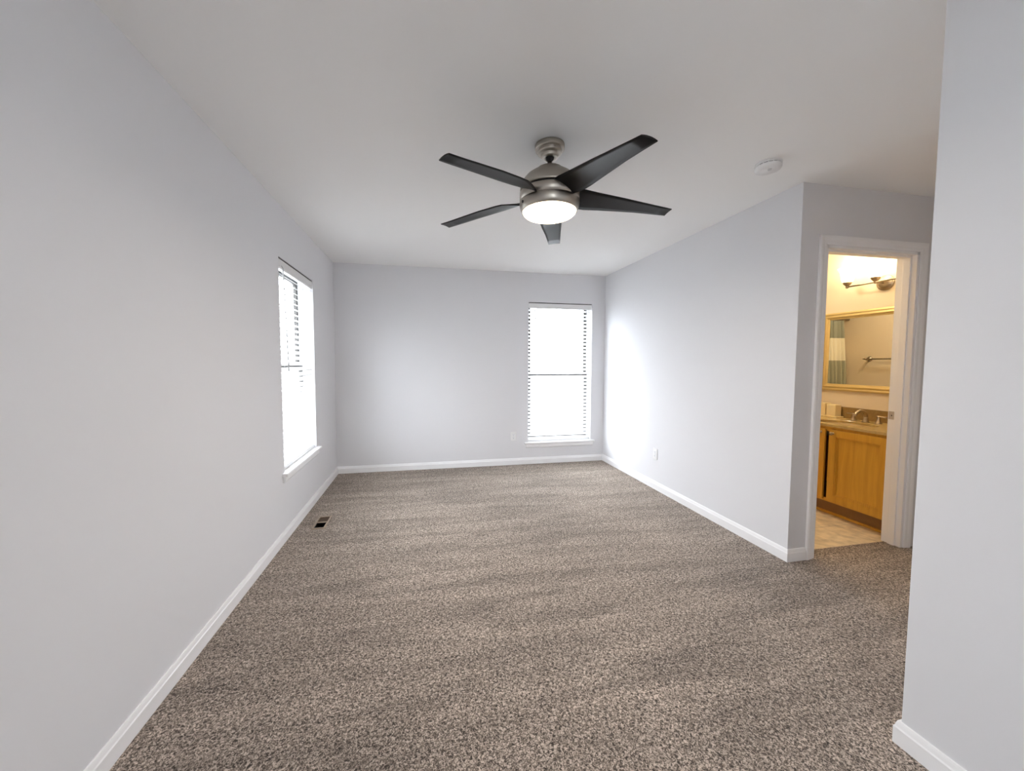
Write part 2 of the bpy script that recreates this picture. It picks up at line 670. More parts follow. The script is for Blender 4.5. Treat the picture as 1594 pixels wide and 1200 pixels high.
# bathroom doorway: lining, stops and casing
def doorway():
    x0, x1, _, z1 = DOOR
    d = structure(empty('door_1', ((x0 + x1) / 2, YD + T / 2, 0)))
    jt = 0.018
    mb = MB()
    mb.box((x0 - 0.004, YD - 0.001, 0), (x0 + jt - 0.004, YD + T + 0.001, z1))
    mb.box((x1 - jt + 0.004, YD - 0.001, 0), (x1 + 0.004, YD + T + 0.001, z1))
    mb.box((x0 - 0.004, YD - 0.001, z1 - jt + 0.004), (x1 + 0.004, YD + T + 0.001, z1 + 0.004))
    mb.build('door_jamb', M['trim'], d)
    mb = MB()
    s0, s1 = YD + 0.030, YD + 0.072
    mb.box((x0 + 0.012, s0, 0), (x0 + 0.026, s1, z1 - 0.012))
    mb.box((x1 - 0.026, s0, 0), (x1 - 0.012, s1, z1 - 0.012))
    mb.box((x0 + 0.012, s0, z1 - 0.026), (x1 - 0.012, s1, z1 - 0.012))
    mb.build('door_stop', M['trim'], d, bevel=0.002)
    cw = 0.062
    # moulded casing: stepped profile running round the opening on both sides of the wall
    prof = [(0.006, 0.0), (0.006, 0.007), (0.014, 0.010), (0.030, 0.011), (0.040, 0.015), (0.054, 0.017), (cw, 0.015), (cw, 0.0)]
    for nm, yb, sg in (('door_casing', YD, -1), ('door_casing', YD + T, 1)):
        mb = MB()
        rows = []
        for cx, cz, dx, dz in ((x0, 0, -1, 0), (x0, z1, -1, 1), (x1, z1, 1, 1), (x1, 0, 1, 0)):
            rows.append([(cx + dx * a, yb + sg * b, cz + dz * a) for a, b in prof])
        V = mb.strip(rows, close=True, smooth=False)
        mb.bm.faces.new(V[0])
        mb.bm.faces.new(V[-1])
        mb.build(nm, M['trim'], d, bevel=0.001)
    mb = MB()
    xs = x1 - jt + 0.004
    mb.prism([(YD + 0.077, 0.905), (YD + 0.112, 0.905), (YD + 0.112, 0.962), (YD + 0.077, 0.962)], 'x', xs - 0.0015, xs + 0.002)
    sp = mb.build('strike_plate', plain('satin_strike', (0.50, 0.45, 0.41), 0.5, 0.3), d, bevel=0.001)
    sp['label'] = 'brushed metal strike plate'
    mb = MB()
    mb.box((xs - 0.0022, YD + 0.090, 0.928), (xs - 0.0012, YD + 0.096, 0.938))
    mb.build('latch_hole', M['bronze'], sp)


doorway()


# ------------------------------------------------------------------ windows
def window(name, ori, op, wand=None, blind=True):
    """ori 'L': opening in the left wall (u = y, depth towards -x);
    ori 'B': opening in the back wall (u = x, depth towards +y)."""
    u0, u1, z0, z1 = op

    def P(u, dep, z):            # dep > 0 = into the wall, away from the room
        if ori == 'R':
            return (u, Y0 - dep, z)
        return (-dep, u, z) if ori == 'L' else (u, D + dep, z)

    def bx(mb, ua, ub, da, db, za, zb):
        mb.box(P(ua, da, za), P(ub, db, zb))
        return mb
    w = structure(empty(name, P((u0 + u1) / 2, 0.08, z0)))
    zm = z0 + (z1 - z0) * 0.485
    # outer frame, white towards the room
    mb = MB()
    fr = 0.022
    for a, b in ((u0, u0 + fr), (u1 - fr, u1)):
        bx(mb, a, b, 0.088, WT + 0.01, z0, z1)
    bx(mb, u0, u1, 0.088, WT + 0.01, z1 - fr, z1)
    bx(mb, u0, u1, 0.088, WT + 0.01, z0, z0 + fr)
    mb.build('window_frame', M['vinyl'], w)
    # upper sash further out, lower sash nearer the room, both dark
    for nm, za, zb, d0 in (('upper_sash', zm - 0.018, z1 - fr, 0.124), ('lower_sash', z0 + fr, zm + 0.018, 0.096)):
        mb = MB()
        st = 0.040
        a, b = u0 + fr, u1 - fr
        bx(mb, a, a + st, d0, d0 + 0.026, za, zb)
        bx(mb, b - st, b, d0, d0 + 0.026, za, zb)
        bx(mb, a + st, b - st, d0, d0 + 0.026, zb - 0.036, zb)
        bx(mb, a + st, b - st, d0, d0 + 0.026, za, za + 0.036)
        s = mb.build(nm, M['bronze'], w, bevel=0.002)
        mb = MB()
        bx(mb, a + st - 0.004, b - st + 0.004, d0 + 0.011, d0 + 0.015, za + 0.032, zb - 0.032)
        mb.build('window_glass', M['glass'], s)
    # stool and apron
    mb = MB()
    h = 0.048
    pr = [(0.088, 0.0), (0.0, 0.0), (-0.034, 0.0), (-0.040, -0.005), (-0.040, -0.016), (-0.036, -0.022), (0.0, -0.022), (0.088, -0.022)]
    # the part inside the opening and the nose that runs past it on both sides
    bx(mb, u0, u1, 0.0, 0.088, z0 - 0.022, z0 + 0.001)
    nose = [(0.0, 0.001), (-0.032, 0.001), (-0.038, -0.004), (-0.038, -0.017), (-0.032, -0.022), (0.0, -0.022)]
    rows = [[P(u, d, z0 + zz) for d, zz in nose] for u in (u0 - h, u1 + h)]
    V = mb.strip(rows, close=True, smooth=False)
    mb.bm.faces.new(V[0])
    mb.bm.faces.new(V[1])
    mb.build('window_sill', M['trim'], w, bevel=0.0015)
    mb = MB()
    ap = [(0.0, -0.022), (-0.016, -0.022), (-0.016, -0.060), (-0.011, -0.070), (0.0, -0.074)]
    rows = [[P(u, d, z0 + zz) for d, zz in ap] for u in (u0 - h * 0.62, u1 + h * 0.62)]
    V = mb.strip(rows, close=True, smooth=False)
    mb.bm.faces.new(V[0])
    mb.bm.faces.new(V[1])
    mb.build('window_apron', M['trim'], w, bevel=0.001)
    if not blind:
        return w
    # ---- blind: a thing of its own, hung inside the opening
    b = empty('window_blind', P((u0 + u1) / 2, 0.04, z1))
    a0, a1 = u0 + 0.006, u1 - 0.012
    mb = MB()
    bx(mb, a0 + 0.006, a1 - 0.006, 0.018, 0.066, z1 - 0.056, z1 - 0.012)
    mb.build('head_rail', M['vinyl'], b)
    mb = MB()
    bx(mb, a0, a1 + 0.004, 0.005, 0.066, z1 - 0.0115, z1 - 0.0005)  # dark strip stands in for the shade in the gap over the valance
    mb.build('shadow_gap_strip', M['bronze'], b)['label'] = 'dark strip painting the shade above the valance'
    mb = MB()
    vp = [(0.004, z1 - 0.011), (0.014, z1 - 0.011), (0.014, z1 - 0.074), (0.010, z1 - 0.078), (0.002, z1 - 0.074), (0.000, z1 - 0.066), (0.003, z1 - 0.055), (0.001, z1 - 0.024)]
    rows = [[P(u, d, zz) for d, zz in vp] for u in (a0, a1)]
    V = mb.strip(rows, close=True, smooth=False)
    mb.bm.faces.new(V[0])
    mb.bm.faces.new(V[1])
    mb.build('valance', M['plastic'], b)
    pitch = 0.0445 if ori == 'L' else 0.0470
    mb = MB()
    zt = z1 - 0.098
    zb_ = z0 + 0.036
    n = round((zt - zb_) / pitch) + 1
    pitch = (zt - zb_) / (n - 1)
    tilt = math.radians(32.0)
    dc, hw, th = 0.042, 0.025, 0.0026
    for k in range(n):
        zc = zt - k * pitch
        wob = random.uniform(-0.012, 0.012)
        rows = []
        for u in (a0, a1):
            up, dn = [], []
            for q in range(5):
                s = -1 + q * 0.5
                dd = s * hw
                crown = 0.0022 * (1 - s * s)
                ca, sa = math.cos(tilt + wob), math.sin(tilt + wob)
                zz = zc + crown * ca + dd * sa      # outer edge up, room edge down
                de = dc + dd * ca - crown * sa
                up.append(P(u, de, zz + th / 2))
                dn.append(P(u, de, zz - th / 2))
            rows.append(up + dn[::-1])
        V = mb.strip(rows, close=True, smooth=False)
        mb.bm.faces.new(V[0])
        mb.bm.faces.new(V[1])
    mb.build('slats', M['slat'], b)
    mb = MB()
    bx(mb, a0, a1, dc - 0.024, dc + 0.024, z0 + 0.004, z0 + 0.022)
    mb.build('bottom_rail', M['plastic'], b, bevel=0.003)
    mb = MB()
    for uu in (u0 + 0.13, u1 - 0.13):
        for dd in (dc - hw * math.cos(tilt) - 0.001, dc + hw * math.cos(tilt) + 0.001):
            mb.tube([P(uu, dd, z0 + 0.02), P(uu, dd, z1 - 0.04)], 0.0009, 6)
    mb.build('ladder_cords', M['plastic'], b)
    if wand:
        (ua, za), (ub, zb2) = wand
        mb = MB()
        mb.tube([P(ua, 0.006, za + 0.03), P(ua, -0.006, za), P((ua + ub) / 2, -0.008, (za + zb2) / 2), P(ub, -0.008, zb2)],
                [0.002, 0.0035, 0.0035, 0.0042], 8)
        mb.build('tilt_wand', plain('clear_grey_wand', (0.50, 0.50, 0.50), 0.35), b)
    # pull cords with tassels at the other end
    mb = MB()
    uc = u1 - 0.085
    ze = z1 - 0.95 if ori == 'L' else z1 - 0.16
    mb.tube([P(uc, 0.004, z1 - 0.07), P(uc, 0.0, ze)], 0.0010, 6)
    pc = mb.build('pull_cord', M['plastic'], b)
    mb = MB()
    c = Vector(P(uc, 0.0, ze - 0.03))
    mb.lathe([(0, 0.034), (0.003, 0.032), (0.0065, 0.006), (0.006, 0.0), (0, 0)], c, seg=12)
    mb.build('tassel', M['plastic'], pc)
    return b


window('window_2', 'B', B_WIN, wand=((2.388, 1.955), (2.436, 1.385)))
tag(bpy.data.objects['window_blind'], 'white slatted blind in the back wall window, facing the camera beside the corner', 'blind', 'white slatted window blinds')
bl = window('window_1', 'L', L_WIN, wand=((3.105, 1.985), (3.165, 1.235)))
tag(bl, 'white slatted blind in the left wall window, above the floor vent', 'blind', 'white slatted window blinds')
window('fill_window_side', 'L', N_FILL_WIN, blind=False)  # out of view, added to bring daylight onto the near walls
window('fill_window_rear', 'R', R_FILL_WIN, blind=False)  # added out of view as frontal fill daylight

# ground outside, below the upper floor
g = MB()
g.box((-40, -40, -3.2), (45, 45, -3.0))
structure(g.build('ground', M['grass']))


# ------------------------------------------------------------------ ceiling fan
def ceiling_fan():
    X, Y = 1.663, 1.980
    fan = tag(empty('ceiling_fan', (X, Y, H)),
              'five-blade ceiling fan, black blades, brushed nickel motor, lit bowl, hanging over the carpet', 'ceiling fan')
    c = (X, Y, 0)
    MB().lathe([(0, H - 0.0005), (0.0755, H - 0.0005), (0.0765, H - 0.004), (0.0765, H - 0.022), (0.0755, H - 0.026), (0.0640, H - 0.0275), (0.0625, H - 0.029),
                (0.0645, H - 0.034), (0.0620, H - 0.044), (0.0565, H - 0.0475), (0.0470, H - 0.0490), (0.0455, H - 0.051), (0.0465, H - 0.056), (0.0435, H - 0.064), (0.041, H - 0.066),
                (0.024, H - 0.0665), (0.022, H - 0.060), (0, H - 0.056)], c).build('canopy', M['nickel'], fan)
    MB().lathe([(0, 2.392), (0.016, 2.388), (0.0215, 2.376), (0.020, 2.366), (0.013, 2.358), (0, 2.357)], c, seg=32).build('hanger_ball', M['black'], fan)
    MB().lathe([(0, 2.376), (0.0115, 2.376), (0.0115, 2.346), (0.014, 2.344), (0.020, 2.338), (0.0245, 2.332), (0.0245, 2.322), (0, 2.322)], c, seg=32).build('downrod', M['nickel'], fan)
    mo = MB().lathe([(0, 2.328), (0.030, 2.328), (0.050, 2.324), (0.068, 2.316), (0.081, 2.304), (0.084, 2.300), (0.086, 2.297),
                     (0.104, 2.290), (0.122, 2.277), (0.137, 2.259), (0.147, 2.240), (0.152, 2.222), (0.1535, 2.209), (0.152, 2.207), (0, 2.207)],
                    c, seg=96).build('motor_housing', M['nickel'], fan)
    MB().lathe([(0, 2.209), (0.147, 2.209), (0.147, 2.194), (0, 2.194)], c, seg=96).build('blade_hub', M['black'], fan)
    lk = MB().lathe([(0, 2.196), (0.154, 2.196), (0.1555, 2.193), (0.1560, 2.1525), (0.1540, 2.1515), (0.1540, 2.1490), (0.1560, 2.1480),
                     (0.1565, 2.138), (0.1555, 2.126), (0.1515, 2.112), (0.1460, 2.101), (0.1430, 2.098), (0.1405, 2.099), (0.139, 2.108), (0, 2.108)],
                    c, seg=96).build('light_kit', M['nickel'], fan)
    a = math.radians(-168)
    s = MB()
    p = Vector((X + 0.1555 * math.cos(a), Y + 0.1555 * math.sin(a), 2.128))
    d = Vector((math.cos(a), math.sin(a), 0))
    s.tube([p - d * 0.004, p + d * 0.004], 0.0065, 16)
    s.build('set_screw', M['black'], lk)
    prof = [(0.1385, 2.104), (0.1395, 2.099), (0.137, 2.092), (0.128, 2.083), (0.112, 2.076), (0.090, 2.070), (0.060, 2.066), (0.030, 2.064), (0, 2.0635)]
    bo = MB().lathe(prof, c, seg=96).build('glass_bowl', M['bowl'], fan)
    bo['label'] = 'lit white glass bowl'
    # twisted blades: for each radius the two edges as (offset, height), measured on the photograph
    E1 = [(0.120, 0.030, 2.150), (0.150, 0.040, 2.147), (0.175, 0.055, 2.147), (0.21, 0.068, 2.150), (0.25, 0.0755, 2.154), (0.30, 0.072, 2.154), (0.40, 0.063, 2.151),
          (0.50, 0.051, 2.146), (0.60, 0.042, 2.139), (0.676, 0.037, 2.134)]
    E2 = [(0.120, -0.060, 2.202), (0.150, -0.063, 2.199), (0.175, -0.0645, 2.197), (0.21, -0.064, 2.192), (0.25, -0.062, 2.187), (0.30, -0.0605, 2.181), (0.40, -0.056, 2.170),
          (0.50, -0.050, 2.158), (0.60, -0.045, 2.146), (0.671, -0.041, 2.138)]
    for k in range(5):
        az = math.radians(-75.1 - 72 * k)
        d = Vector((math.cos(az), math.sin(az), 0))
        wv = Vector((-math.sin(az), math.cos(az), 0))
        O = Vector((X, Y, 0))
        rows = []
        for (ra, sa, za), (rb, sb, zb) in zip(E1, E2):
            A = O + d * ra + wv * sa + Vector((0, 0, za))
            B = O + d * rb + wv * sb + Vector((0, 0, zb))
            n = 7
            up, dn = [], []
            root = max(0.0, 1 - (ra - 0.12) / 0.20)
            for q in range(n):
                t = q / (n - 1)
                P = A.lerp(B, t)
                sag = 4 * t * (1 - t)
                P = P + Vector((0, 0, 0.004 * sag + 0.0 * root))
                th = 0.0022 + 0.0018 * sag
                up.append(P + Vector((0, 0, th)))
                dn.append(P - Vector((0, 0, th)))
            rows.append(up + dn[::-1])
        mb = MB()
        V = mb.strip(rows, close=True)
        mb.bm.faces.new(V[0])
        mb.bm.faces.new(V[-1])
        bo_ = mb.build('blade', M['blade'], fan)
    # the lamp itself
    ld = bpy.data.lights.new('fan_lamp', 'AREA')
    ld.shape = 'DISK'
    ld.size = 0.24
    ld.energy = FAN_WATTS
    ld.color = (1.0, 0.90, 0.77)
    lo = bpy.data.objects.new('fan_lamp', ld)
    COL.objects.link(lo)
    lo.location = (X, Y, 2.058)
    lo.parent = fan
    lo.matrix_parent_inverse = world_of(fan).inverted()


ceiling_fan()


# ------------------------------------------------------------------ smoke detector
def smoke_detector():
    c = Vector((2.940, 1.905, 0))
    t = tag(empty('smoke_detector', (c.x, c.y, H)), 'round white smoke detector on the ceiling near the bathroom doorway', 'smoke detector')
    MB().lathe([(0, H - 0.0005), (0.066, H - 0.0005), (0.067, H - 0.004), (0.067, H - 0.009), (0.062, H - 0.010), (0, H - 0.010)], c).build('mounting_base', M['plastic'], t)
    MB().lathe([(0, H - 0.0095), (0.059, H - 0.0095), (0.059, H - 0.015), (0, H - 0.015)], c).build('sensor_slot', plain('shadow_grey_mesh', (0.10, 0.10, 0.11), 0.8), t)
    mb = MB()
    mb.lathe([(0, H - 0.0145), (0.0645, H - 0.0145), (0.066, H - 0.018), (0.0655, H - 0.028), (0.061, H - 0.036), (0.050, H - 0.040), (0.030, H - 0.042), (0.028, H - 0.0445), (0, H - 0.0445)], c)
    mb.build('cover', M['plastic'], t)
    mb = MB()
    for k in range(16):
        a = 2 * PI * k / 16
        q = c + Vector((0.0615 * math.cos(a), 0.0615 * math.sin(a), 0))
        mb.box((q.x - 0.002, q.y - 0.002, H - 0.0148), (q.x + 0.002, q.y + 0.002, H - 0.0092))
    mb.build('ribs', M['plastic'], t)
    MB().lathe([(0, H - 0.043), (0.010, H - 0.043), (0.010, H - 0.0475), (0.007, H - 0.0485), (0, H - 0.0485)], c + Vector((-0.015, -0.025, 0)), seg=20).build('test_button', plain('pale_grey_button', (0.55, 0.55, 0.57), 0.5), t)


smoke_detector()


# ------------------------------------------------------------------ outlets
def outlet(ori, u, z, label):
    def P(a, dep, h):
        return (a + u, D - dep, z + h) if ori == 'B' else (W - dep, u + a, z + h)
    t = tag(empty('wall_outlet', P(0, 0, 0)), label, 'outlet', 'white wall outlets')
    mb = MB()
    mb.box(P(-0.0365, 0.0002, -0.058), P(0.0365, 0.0065, 0.058))
    mb.build('cover_plate', M['plastic'], t, bevel=0.003)
    ax = 'y' if ori == 'B' else 'x'
    for s in (-1, 1):
        mb = MB()
        pts = []
        for k in range(24):
            a = 2 * PI * k / 24
            pts.append((0.0172 * math.cos(a), max(-0.0118, min(0.0118, 0.0172 * math.sin(a)))))
        A = [mb.bm.verts.new(P(p[0], 0.006, p[1] + s * 0.0195)) for p in pts]
        B = [mb.bm.verts.new(P(p[0], 0.0082, p[1] + s * 0.0195)) for p in pts]
        mb.bm.faces.new(A)
        mb.bm.faces.new(B)
        for i in range(24):
            mb.bm.faces.new((A[i], A[(i + 1) % 24], B[(i + 1) % 24], B[i]))
        rc = mb.build('receptacle', M['vinyl'], t)
        mb = MB()
        for a, w_, h0, h1 in ((-0.0065, 0.0012, 0.000, 0.0085), (0.0065, 0.0012, 0.001, 0.0080)):
            mb.box(P(a - w_, 0.0078, s * 0.0195 + h0 - 0.001), P(a + w_, 0.0085, s * 0.0195 + h1 - 0.001))
        mb.box(P(-0.0022, 0.0078, s * 0.0195 - 0.0085), P(0.0022, 0.0085, s * 0.0195 - 0.0045))
        mb.build('slots', M['slot'], rc)
    mb = MB()
    c0, c1 = Vector(P(0, 0.006, 0)), Vector(P(0, 0.0075, 0))
    mb.tube([c0, c1], 0.0032, 12)
    mb.build('screw', M['screw'], t)
    return t


outlet('B', 2.116, 0.365, 'white wall outlet on the back wall, left of the window')
outlet('R', 3.536, 0.366, 'white wall outlet low on the bright right wall')


# ------------------------------------------------------------------ floor register
def register():
    x0, x1, y0, y1 = VENT
    cx, cy = (x0 + x1) / 2, (y0 + y1) / 2
    t = tag(empty('floor_vent', (cx, cy, 0)), 'tan metal floor vent with an open black slot, in the carpet below the left window', 'vent')
    fw = 0.011
    mb = MB()
    X0, X1, Y0_, Y1 = x0 - fw, x1 + fw, y0 - fw, y1 + fw
    ym0, ym1 = 3.286, 3.298
    zt, zb = 0.007, 0.0006
    mb.box((X0, Y0_, zb), (x0 + 0.002, Y1, zt))
    mb.box((x1 - 0.002, Y0_, zb), (X1, Y1, zt))
    mb.box((x0 + 0.002, Y0_, zb), (x1 - 0.002, y0 + 0.002, zt))
    mb.box((x0 + 0.002, y1 - 0.002, zb), (x1 - 0.002, Y1, zt))
    mb.box((x0 + 0.002, ym0, zb), (x1 - 0.002, ym1, zt))
    mb.build('grille_frame', M['vent'], t, bevel=0.0015)
    mb = MB()
    mb.box((x0 + 0.002, ym1, -0.004), (x1 - 0.002, y1 - 0.002, -0.002))
    d = mb.build('damper_plate', M['vent_brown'], t)
    d['label'] = 'brown closed damper plate'
    mb = MB()
    n = 9
    for k in range(1, n):
        xx = x0 + 0.002 + (x1 - x0 - 0.004) * k / n
        mb.box((xx - 0.0008, ym1, -0.002), (xx + 0.0008, y1 - 0.002, 0.0035))
    mb.build('louvers', M['vent_brown'], t)
    mb = MB()
    q = 0.0015
    mb.box((x0 + q, y0 + q, -0.096), (x1 - q, y1 - q, -0.094))
    for a, b in (((x0 + q, y0 + q), (x0 + 2 * q, y1 - q)), ((x1 - 2 * q, y0 + q), (x1 - q, y1 - q)),
                 ((x0 + 2 * q, y0 + q), (x1 - 2 * q, y0 + 2 * q)), ((x0 + 2 * q, y1 - 2 * q), (x1 - 2 * q, y1 - q))):
        mb.box((a[0], a[1], -0.094), (b[0], b[1], -0.0045))
    o = mb.build('duct_boot', M['duct'], t)
    o['label'] = 'black duct opening'


register()


# ------------------------------------------------------------------ bathroom
ZC = 0.790
XF = 4.410      # cabinet face
VY0, VY1 = YD + T + 0.006, 3.168


def vanity():
    t = tag(empty('bathroom_vanity', (4.67, 2.66, 0)), 'honey maple vanity cabinet with panelled doors, seen through the doorway', 'cabinet')
    mb = MB()
    zb, zt = 0.118, ZC - 0.0235
    # carcass with a face frame, and a recessed toe kick
    mb.box((XF + 0.018, VY0, zb), (XB - 0.002, VY1, zb + 0.016))
    mb.box((XF + 0.018, VY0, zb + 0.016), (XB - 0.002, VY0 + 0.016, zt - 0.002))
    mb.box((XF + 0.018, VY1 - 0.016, zb + 0.016), (XB - 0.002, VY1, zt - 0.002))
    mb.box((XB - 0.012, VY0 + 0.016, zb + 0.016), (XB - 0.002, VY1 - 0.016, zt - 0.002))
    mb.build('cabinet_body', M['wood'], t)
    mb = MB()
    mb.box((XF, VY0, zb), (XF + 0.018, VY0 + 0.042, zt))
    mb.box((XF, VY1 - 0.042, zb), (XF + 0.018, VY1, zt))
    mb.box((XF, VY0 + 0.042, zt - 0.040), (XF + 0.018, VY1 - 0.042, zt))
    mb.box((XF, VY0 + 0.042, zb), (XF + 0.018, VY1 - 0.042, zb + 0.030))
    mb.build('face_frame', M['wood'], t, bevel=0.001)
    mb = MB()
    mb.box((4.475, VY0, 0.0), (4.49, VY1, zb))
    mb.box((4.49, VY0, 0.0), (XB - 0.002, VY0 + 0.016, zb))
    mb.box((4.49, VY1 - 0.016, 0.0), (XB - 0.002, VY1, zb))
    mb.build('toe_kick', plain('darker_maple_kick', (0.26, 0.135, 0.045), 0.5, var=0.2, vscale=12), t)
    mb = MB()
    mb.prism([(4.462, -0.003), (4.475, -0.003), (4.475, 0.016), (4.468, 0.014), (4.462, 0.004)], 'y', VY0, VY1)
    mb.build('shoe_moulding', M['wood'], t)
    dz0, dz1 = zb + 0.014, zt - 0.022
    for ya, yb, ky in ((VY0 + 0.026, 2.627, 2.627 - 0.032), (2.663, VY1 - 0.026, 2.663 + 0.034)):
        mb = MB()
        xo, xi = XF - 0.020, XF - 0.001
        st = 0.055
        mb.box((xo, ya, dz0), (xi, ya + st, dz1))
        mb.box((xo, yb - st, dz0), (xi, yb, dz1))
        mb.box((xo, ya + st, dz1 - st), (xi, yb - st, dz1))
        mb.box((xo, ya + st, dz0), (xi, yb - st, dz0 + st))
        # bead stepping down to the recessed panel
        for s, x in ((0.0, xo + 0.004), (0.008, xo + 0.011)):
            a, b, c, e = ya + st + s, yb - st - s, dz0 + st + s, dz1 - st - s
            w_ = 0.008
            mb.box((x, a, c), (xi, a + w_, e))
            mb.box((x, b - w_, c), (xi, b, e))
            mb.box((x, a + w_, e - w_), (xi, b - w_, e))
            mb.box((x, a + w_, c), (xi, b - w_, c + w_))
        mb.box((xo + 0.015, ya + st, dz0 + st), (xi, yb - st, dz1 - st))
        d = mb.build('door', M['wood'], t, bevel=0.0012)
        mb = MB()
        mb.lathe([(0.0105, 0.0), (0.0075, -0.003), (0.0055, -0.008), (0.0055, -0.014), (0.010, -0.018), (0.0145, -0.022), (0.0150, -0.026), (0.012, -0.030), (0, -0.0315)],
                 (xo, ky, dz1 - 0.030), axis='x', seg=24)
        mb.build('knob', M['fixture'], d)['label'] = 'round brushed metal knob'


vanity()
SC = Vector((4.612, 2.655, 0))
SAX, SAY = 0.160, 0.215


def vanity_top():
    t = tag(empty('countertop', (4.67, 2.66, ZC)), 'tan stone bathroom countertop with oval basin and low backsplash', 'countertop')
    X0, X1 = XF - 0.022, XB - 0.002
    Y0_, Y1 = VY0, VY1 + 0.010
    mb = MB()
    n = 64
    th = 0.022

    def outer(a):
        dx, dy = math.cos(a), math.sin(a)
        tx = ((X1 if dx > 0 else X0) - SC.x) / dx if abs(dx) > 1e-9 else 1e9
        ty = ((Y1 if dy > 0 else Y0_) - SC.y) / dy if abs(dy) > 1e-9 else 1e9
        k = min(tx, ty)
        return SC.x + dx * k, SC.y + dy * k
    angs = sorted([2 * PI * i / n for i in range(n)] + [math.atan2(y - SC.y, x - SC.x) % (2 * PI) for x in (X0, X1) for y in (Y0_, Y1)])
    inn = [(SC.x + SAX * math.cos(a), SC.y + SAY * math.sin(a)) for a in angs]
    out = [outer(a) for a in angs]
    e = 0.004
    rows = [[(*p, ZC - th) for p in inn], [(*p, ZC - e) for p in inn],
            [(SC.x + (p[0] - SC.x) * 1.02, SC.y + (p[1] - SC.y) * 1.02, ZC) for p in inn],
            [(p[0], p[1], ZC) for p in out], [(p[0], p[1], ZC - th) for p in out], [(*p, ZC - th) for p in inn]]
    mb.strip(rows, close=True, smooth=False)
    mb.build('slab', M['counter'], t)
    mb = MB()
    mb.box((X1 - 0.018, Y0_, ZC + 0.0002), (X1, Y1, ZC + 0.102))
    mb.build('backsplash', M['splash'], t, bevel=0.002)
    mb = MB()
    prof = [(1.03, ZC - th), (0.98, ZC - 0.030), (0.93, ZC - 0.070), (0.82, ZC - 0.115), (0.6, ZC - 0.145), (0.3, ZC - 0.155), (0.10, ZC - 0.158), (0, ZC - 0.158)]
    mb.lathe(prof, (SC.x, SC.y, 0), sx=SAX, sy=SAY, seg=64)
    ba = mb.build('basin', M['basin'], t, solid=0.003)
    mb = MB()
    mb.lathe([(0.021, ZC - 0.1555), (0.023, ZC - 0.1535), (0.012, ZC - 0.1525), (0, ZC - 0.153)], (SC.x, SC.y, 0), seg=24)
    mb.build('drain', M['fixture'], ba)


vanity_top()


def faucet():
    fx, fy = 4.815, 2.655
    t = tag(empty('faucet', (fx, fy, ZC)), 'brushed metal faucet with arched spout and two lever handles behind the basin', 'faucet')
    mb = MB()
    mb.lathe([(0, 0), (0.027, 0), (0.027, 0.005), (0.021, 0.012), (0.017, 0.030), (0.0155, 0.045), (0, 0.045)], (fx, fy, ZC + 0.0004), seg=32)
    pts, rad = [], []
    for k in range(15):
        a = PI * (0.0 + 0.93 * k / 14)
        pts.append((fx - 0.060 + 0.060 * math.cos(a), fy, ZC + 0.045 + 0.055 * math.sin(a)))
        rad.append(0.0150 - 0.0035 * k / 14)
    mb.tube(pts, rad, 16)
    mb.build('spout', M['fixture'], t)
    for s in (-1, 1):
        y = fy + s * 0.098
        mb = MB()
        mb.lathe([(0, 0), (0.024, 0), (0.025, 0.004), (0.020, 0.010), (0.0135, 0.028), (0.0105, 0.050), (0.012, 0.058), (0.0115, 0.066), (0, 0.069)], (fx, y, ZC + 0.0004), seg=32)
        h = mb.build('handle', M['fixture'], t)
        mb = MB()
        d = Vector((0.0, s * -1.0, 0.03)).normalized()
        b = Vector((fx, y, ZC + 0.062))
        mb.tube([b + d * 0.022, b + d * 0.004, b - d * 0.03, b - d * 0.058], [0.0055, 0.0072, 0.0060, 0.0066], 12)
        mb.build('lever', M['fixture'], h)


faucet()


def canister(y0, y1, x0, x1, h, label):
    t = empty('canister', ((x0 + x1) / 2, (y0 + y1) / 2, ZC))
    tag(t, label, 'container', 'cream containers on the bathroom counter')
    MB().box((x0, y0, ZC + 0.0125), (x1, y1, ZC + h)).build('body', M['box'], t, bevel=0.004)
    MB().box((x0 + 0.004, y0 + 0.004, ZC + h - 0.0005), (x1 - 0.004, y1 - 0.004, ZC + h + 0.003)).build('lid', M['box'], t, bevel=0.0015)


tr = MB().box((4.835, 2.915, ZC + 0.0005), (4.925, 3.13, ZC + 0.012)).build('tray', M['box'], bevel=0.003, loc=(4.88, 3.0, ZC))
tag(tr, 'flat cream tray under two square containers on the bathroom counter', 'tray')
canister(2.935, 3.020, 4.845, 4.918, 0.118, 'cream square container on the counter tray, the one nearer the faucet')
canister(3.027, 3.120, 4.840, 4.918, 0.128, 'cream square container on the counter tray, farther from the faucet and half hidden')


def mirror():
    y0, y1, z0, z1 = 2.185, 3.162, 1.042, 1.795
    xw = XB - 0.001
    t = tag(empty('wall_mirror', (xw, (y0 + y1) / 2, z0)), 'wide gold framed mirror above the bathroom vanity', 'mirror')
    prof = [(0.0, 0.0), (0.0, 0.016), (0.006, 0.022), (0.016, 0.024), (0.022, 0.019), (0.030, 0.020), (0.040, 0.026), (0.047, 0.024), (0.052, 0.014), (0.060, 0.012), (0.066, 0.010), (0.066, 0.0)]
    mb = MB()
    rows = []
    for cy, cz, sy, sz in ((y0, z0, 1, 1), (y1, z0, -1, 1), (y1, z1, -1, -1), (y0, z1, 1, -1), (y0, z0, 1, 1)):
        rows.append([(xw - b, cy + sy * a, cz + sz * a) for a, b in prof])
    mb.strip(rows, close=True, smooth=False)
    mb.build('frame', M['gold'], t)
    w = 0.062
    MB().box((xw - 0.008, y0 + w, z0 + w), (xw - 0.002, y1 - w, z1 - w)).build('mirror_glass', M['mirror'], t)


mirror()


